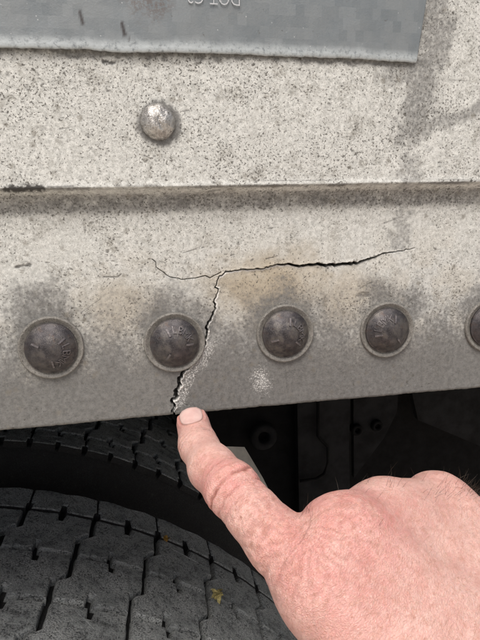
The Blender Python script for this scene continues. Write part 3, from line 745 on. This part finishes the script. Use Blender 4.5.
def surface_nets(lo, hi, st):
    n = [int((hi[i]-lo[i])/st)+1 for i in range(3)]
    gx, gy, gz = np.meshgrid(*[lo[i]+st*np.arange(n[i]) for i in range(3)], indexing='ij')
    D = sdf(np.stack([gx.ravel(), gy.ravel(), gz.ravel()], 1)).reshape(n); ins = D < 0
    c = np.zeros([m-1 for m in n], int)
    for i in (0, 1):
        for j in (0, 1):
            for k in (0, 1): c += ins[i:n[0]-1+i, j:n[1]-1+j, k:n[2]-1+k]
    act = (c > 0) & (c < 8); ids = -np.ones(act.shape, int); ids[act] = np.arange(act.sum())
    V = np.argwhere(act)*st+np.array(lo)+st/2
    Q = []
    for ax in range(3):
        s0 = [slice(None)]*3; s1 = [slice(None)]*3; s0[ax] = slice(0, -1); s1[ax] = slice(1, None)
        a, b = ins[tuple(s0)], ins[tuple(s1)]; u, v = [(1, 2), (2, 0), (0, 1)][ax]
        for flip, m in ((0, a & ~b), (1, b & ~a)):
            e = np.argwhere(m); e = e[(e[:, u] > 0) & (e[:, v] > 0) & (e[:, u] < n[u]-1) & (e[:, v] < n[v]-1)]
            du, dv = np.zeros(3, int), np.zeros(3, int); du[u] = 1; dv[v] = 1
            q = np.stack([ids[tuple((e-du-dv).T)], ids[tuple((e-dv).T)], ids[tuple(e.T)], ids[tuple((e-du).T)]], 1)
            Q.append(q[:, ::-1] if flip else q)
    return V.astype(float), np.vstack(Q)
def split_quads(V, Q):
    E = np.vstack([Q[:, [0, 1]], Q[:, [1, 2]], Q[:, [2, 3]], Q[:, [3, 0]]]); E.sort(axis=1)
    U, inv = np.unique(E, axis=0, return_inverse=True); inv = inv.ravel(); n, m = len(V), len(Q)
    e = inv.reshape(4, m)+n; c = np.arange(m)+n+len(U)
    V2 = np.vstack([V, V[U].mean(1), V[Q].mean(1)])
    return V2, np.vstack([np.stack([Q[:, i], e[i], c, e[i-1]], 1) for i in range(4)])
allp = np.array([p[:3] for p in IDX+[MC_M, MC_R, MC_L]+sum(CURL, [])+THUMB+[f[1] for f in FORE]])
lo, hi = allp.min(0)-30, allp.max(0)+30
HV, HQ = surface_nets(lo, hi, 2.4)
def project(V, it):
    for _ in range(it): V = V-grad(V)*sdf(V)[:, None]
    return V
HV = project(HV, 2); HV, HQ = split_quads(HV, HQ); HV = project(HV, 1); HV, HQ = split_quads(HV, HQ); HV = project(HV, 2)
HN = grad(HV)
# finger frame: arc position along the index finger
L = [0.0]
for a, b in zip(IDX[:-1], IDX[1:]): L.append(L[-1]+np.linalg.norm(b[:3]-a[:3]))
bd = np.full(len(HV), 1e9); tt = np.zeros(len(HV))
for i, (a, b) in enumerate(zip(IDX[:-1], IDX[1:])):
    ba = b[:3]-a[:3]; h = np.clip(((HV-a[:3])@ba)/(ba@ba), -.6 if i == 0 else 0, 1); d = np.linalg.norm(HV-a[:3]-np.clip(h, 0, 1)[:, None]*ba, axis=1)
    m = d < bd; bd[m] = d[m]; tt[m] = (L[i]+h*(L[i+1]-L[i]))[m]
tipax = IDX[0][:3]-IDX[1][:3]; tipax /= np.linalg.norm(tipax)
tc = CAM-IDX[0][:3]; nd = tc-(tc@tipax)*tipax; nd /= np.linalg.norm(nd); nd = nd+.0*CR; sd = np.cross(tipax, nd)
on_f = sstep(16, 12.5, bd)*sstep(L[-1]-4, L[-1]-16, tt)
dors = sstep(-.1, .5, HN@(tc/np.linalg.norm(tc)))
nx3 = fbm(HV[:, 0]*.22, HV[:, 1]*.22, HV[:, 2]*.22, o=3)
wav = tt+(nx3-.5)*3.5+.03*(HV-IDX[3][:3])@sd*0
cre = np.zeros(len(HV)); disp = np.zeros(len(HV))
for pos, dep, wd in ((L[3]-5.0, .3, .5), (L[3]-1.2, .45, .5), (L[3]+1.4, 1.0, .6), (L[3]+5.4, .4, .5), (L[3]+9.4, .2, .5), (L[1]-2.2, .22, .45), (L[1]+.4, .38, .5), (L[1]+2.4, .25, .45), (L[5]-2, .25, .8), (L[5]+4, .3, .9)):
    g = np.exp(-((wav-pos)/wd)**2)*on_f*(.25+1.0*sstep(.3, .65, fbm(HV[:, 0]*.12+pos, HV[:, 1]*.12, HV[:, 2]*.12, o=2))); cre = np.maximum(cre, g*dep*1.1); disp -= g*dep
disp += .35*np.exp(-((tt-L[3])/6.0)**2)*on_f*dors
# puckered skin where the finger meets the hand, tendons and soft lumps on the back of the hand
web = at(303, 524, -78); dw = np.linalg.norm(HV-web, axis=1)
ang = np.arctan2((HV-web)@CU, (HV-web)@CR)
pk = np.sin(ang*19+14*nx3)*np.exp(-((dw-15)/12)**2)*dors; disp += .18*pk; cre = np.maximum(cre, .34*np.clip(-pk, 0, 1))
disp += (fbm(HV[:, 0]*.07, HV[:, 1]*.07, HV[:, 2]*.07, o=3)-.5)*1.7*(1-on_f*.8)
disp += (fbm(HV[:, 0]*.45, HV[:, 1]*.45, HV[:, 2]*.45, o=3)-.5)*.16
# nail bed: a shallow seat with a raised fold round it
NL, NW = 16.0, 10.2
loc = HV-IDX[0][:3]; na, ns_, nn = loc@tipax, loc@sd, loc@nd
cen = -.6
q = ((np.abs(ns_)/(NW/2))**2.3+(np.abs(na-cen)/(NL/2))**2.3)**(1/2.3)
isd = (nn > 1.0)*sstep(25, 18, np.linalg.norm(loc, axis=1))
disp += isd*(-.55*sstep(1.06, .92, q)+.38*np.exp(-((q-1.16)/.10)**2)*sstep(6.5, 2.5, na))
nailc = isd*np.exp(-((q-1.04)/.05)**2)
HV = HV+HN*disp[:, None]
hv0 = np.array(IDX[-1][:3])
red = np.zeros(len(HV))
for c, r, a in ((IDX[3][:3], 17, .8), (MC_M[:3], 25, 1.0), (MC_R[:3], 18, .75), (MC_L[:3], 17, .6), (IDX[0][:3], 12, .5), (at(310, 560, -88), 26, .5), (at(330, 600, -100), 22, .35)):
    red = np.maximum(red, a*sstep(r*1.2, r*.2, np.linalg.norm(HV-c, axis=1)+8*(nx3-.5)))
base = np.array([*(WR_M[:3])])
me = mesh_np('hand', HV-base, HQ, True, M_SKIN)
add_attr(me, 'tone', red, nailc, np.clip(np.maximum(cre, nailc*.6), 0, 1))
fd2 = np.array(-fd); lat = np.cross(fd2, nd); lat /= np.linalg.norm(lat)
fw = sstep(L[-1], L[-1]-25, tt)*sstep(18, 13, bd)
al = np.stack([np.where(fw > .5, tt, (HV-hv0)@fd+L[-1]), (HV@lat)*.42, (HV@np.cross(fd2, lat))*.42], 1).astype(np.float32)
aa = me.attributes.new('along', 'FLOAT_VECTOR', 'POINT'); aa.data.foreach_set('vector', al.ravel())
hand = tag(ob('hand', me, None, base), 'pale freckled hand pointing one outstretched finger at the crack end', 'hand')

# fingernail: a curved plate seated on the tip
us, vs = np.linspace(-1, 1, 25), np.linspace(-1, 1, 25); NVt, ton = [], []
for v in vs:
    for u in us:
        # map the square to a superellipse
        m = max(abs(u), abs(v)); l = ((abs(u)**2.3+abs(v)**2.3)**(1/2.3)) or 1; k = m/l if l else 0
        a, s = cen+v*k*NL/2*.985, u*k*NW/2*.985
        NVt.append(IDX[0][:3]+tipax*a+sd*s+nd*16.0); ton.append((m, v))
NP = np.array(NVt)
for _ in range(40): NP = NP-nd*np.clip(sdf(NP), -2, 2)[:, None]*.8
NP = NP+nd*.06; ton = np.array(ton)
free = np.clip((ton[:, 1]-.78)/.16, 0, 1)
NP = NP+nd*(.10*(1-ton[:, 0]**6))[:, None]+tipax*(.7*free)[:, None]
g = np.arange(625).reshape(25, 25)
NQ = np.stack([g[:-1, :-1].ravel(), g[:-1, 1:].ravel(), g[1:, 1:].ravel(), g[1:, :-1].ravel()], 1)
back = NP-nd*.45
rimi = np.concatenate([g[0, :-1], g[:-1, -1], g[-1, :0:-1], g[:0:-1, 0]])
RQ = np.stack([rimi, np.roll(rimi, -1), np.roll(rimi, -1)+625, rimi+625], 1)
me = mesh_py('fingernail', np.vstack([NP, back])-base, np.vstack([NQ, NQ[:, ::-1]+625, RQ]), M_NAIL, True)
add_attr(me, 'tone', np.tile(free, 2), np.tile(sstep(.93, 1.0, ton[:, 0])*(.12+.25*sstep(.5, -.2, ton[:, 1])), 2))
ob('fingernail', me, hand)

# fine hairs along the knuckles
rg = np.random.default_rng(5); parts = []
vis = np.where((HN@(tc/np.linalg.norm(tc)) > -.1))[0]
hp = HV[vis]
cl = np.stack([(hp-CAM)@CR, (hp-CAM)@CU, (hp-CAM)@CF], 1); hx, hy = 240+FPX*cl[:, 0]/cl[:, 2], 320-FPX*cl[:, 1]/cl[:, 2]
prob = np.exp(-((hx-470)/45)**2)*np.exp(-((hy-492)/10)**2)*4+np.exp(-((hx-375)/26)**2)*np.exp(-((hy-484)/6)**2)*.9+np.exp(-((hx-303)/9)**2)*np.exp(-((hy-517)/6)**2)*1.2
prob += .05*np.exp(-((hx-430)/60)**2)*np.exp(-((hy-520)/25)**2)
for i in rg.choice(len(vis), 130, replace=False, p=prob/prob.sum()):
    p, nrm = HV[vis[i]], HN[vis[i]]; d = nrm*.6+np.array([.35, .15, .35])+rg.normal(0, .28, 3); d /= np.linalg.norm(d); l = rg.uniform(3.0, 6.5); bend = rg.normal(0, .25, 3)
    parts.append(tube([p-nrm*.3-base, p+d*l*.5+bend*l*.2-base, p+d*l+bend*l*.7-base], [.038, .032, .010], 4))
tag(ob('hair', mesh_py('hair', *merge(*parts), M_HAIR), hand), kind='stuff')
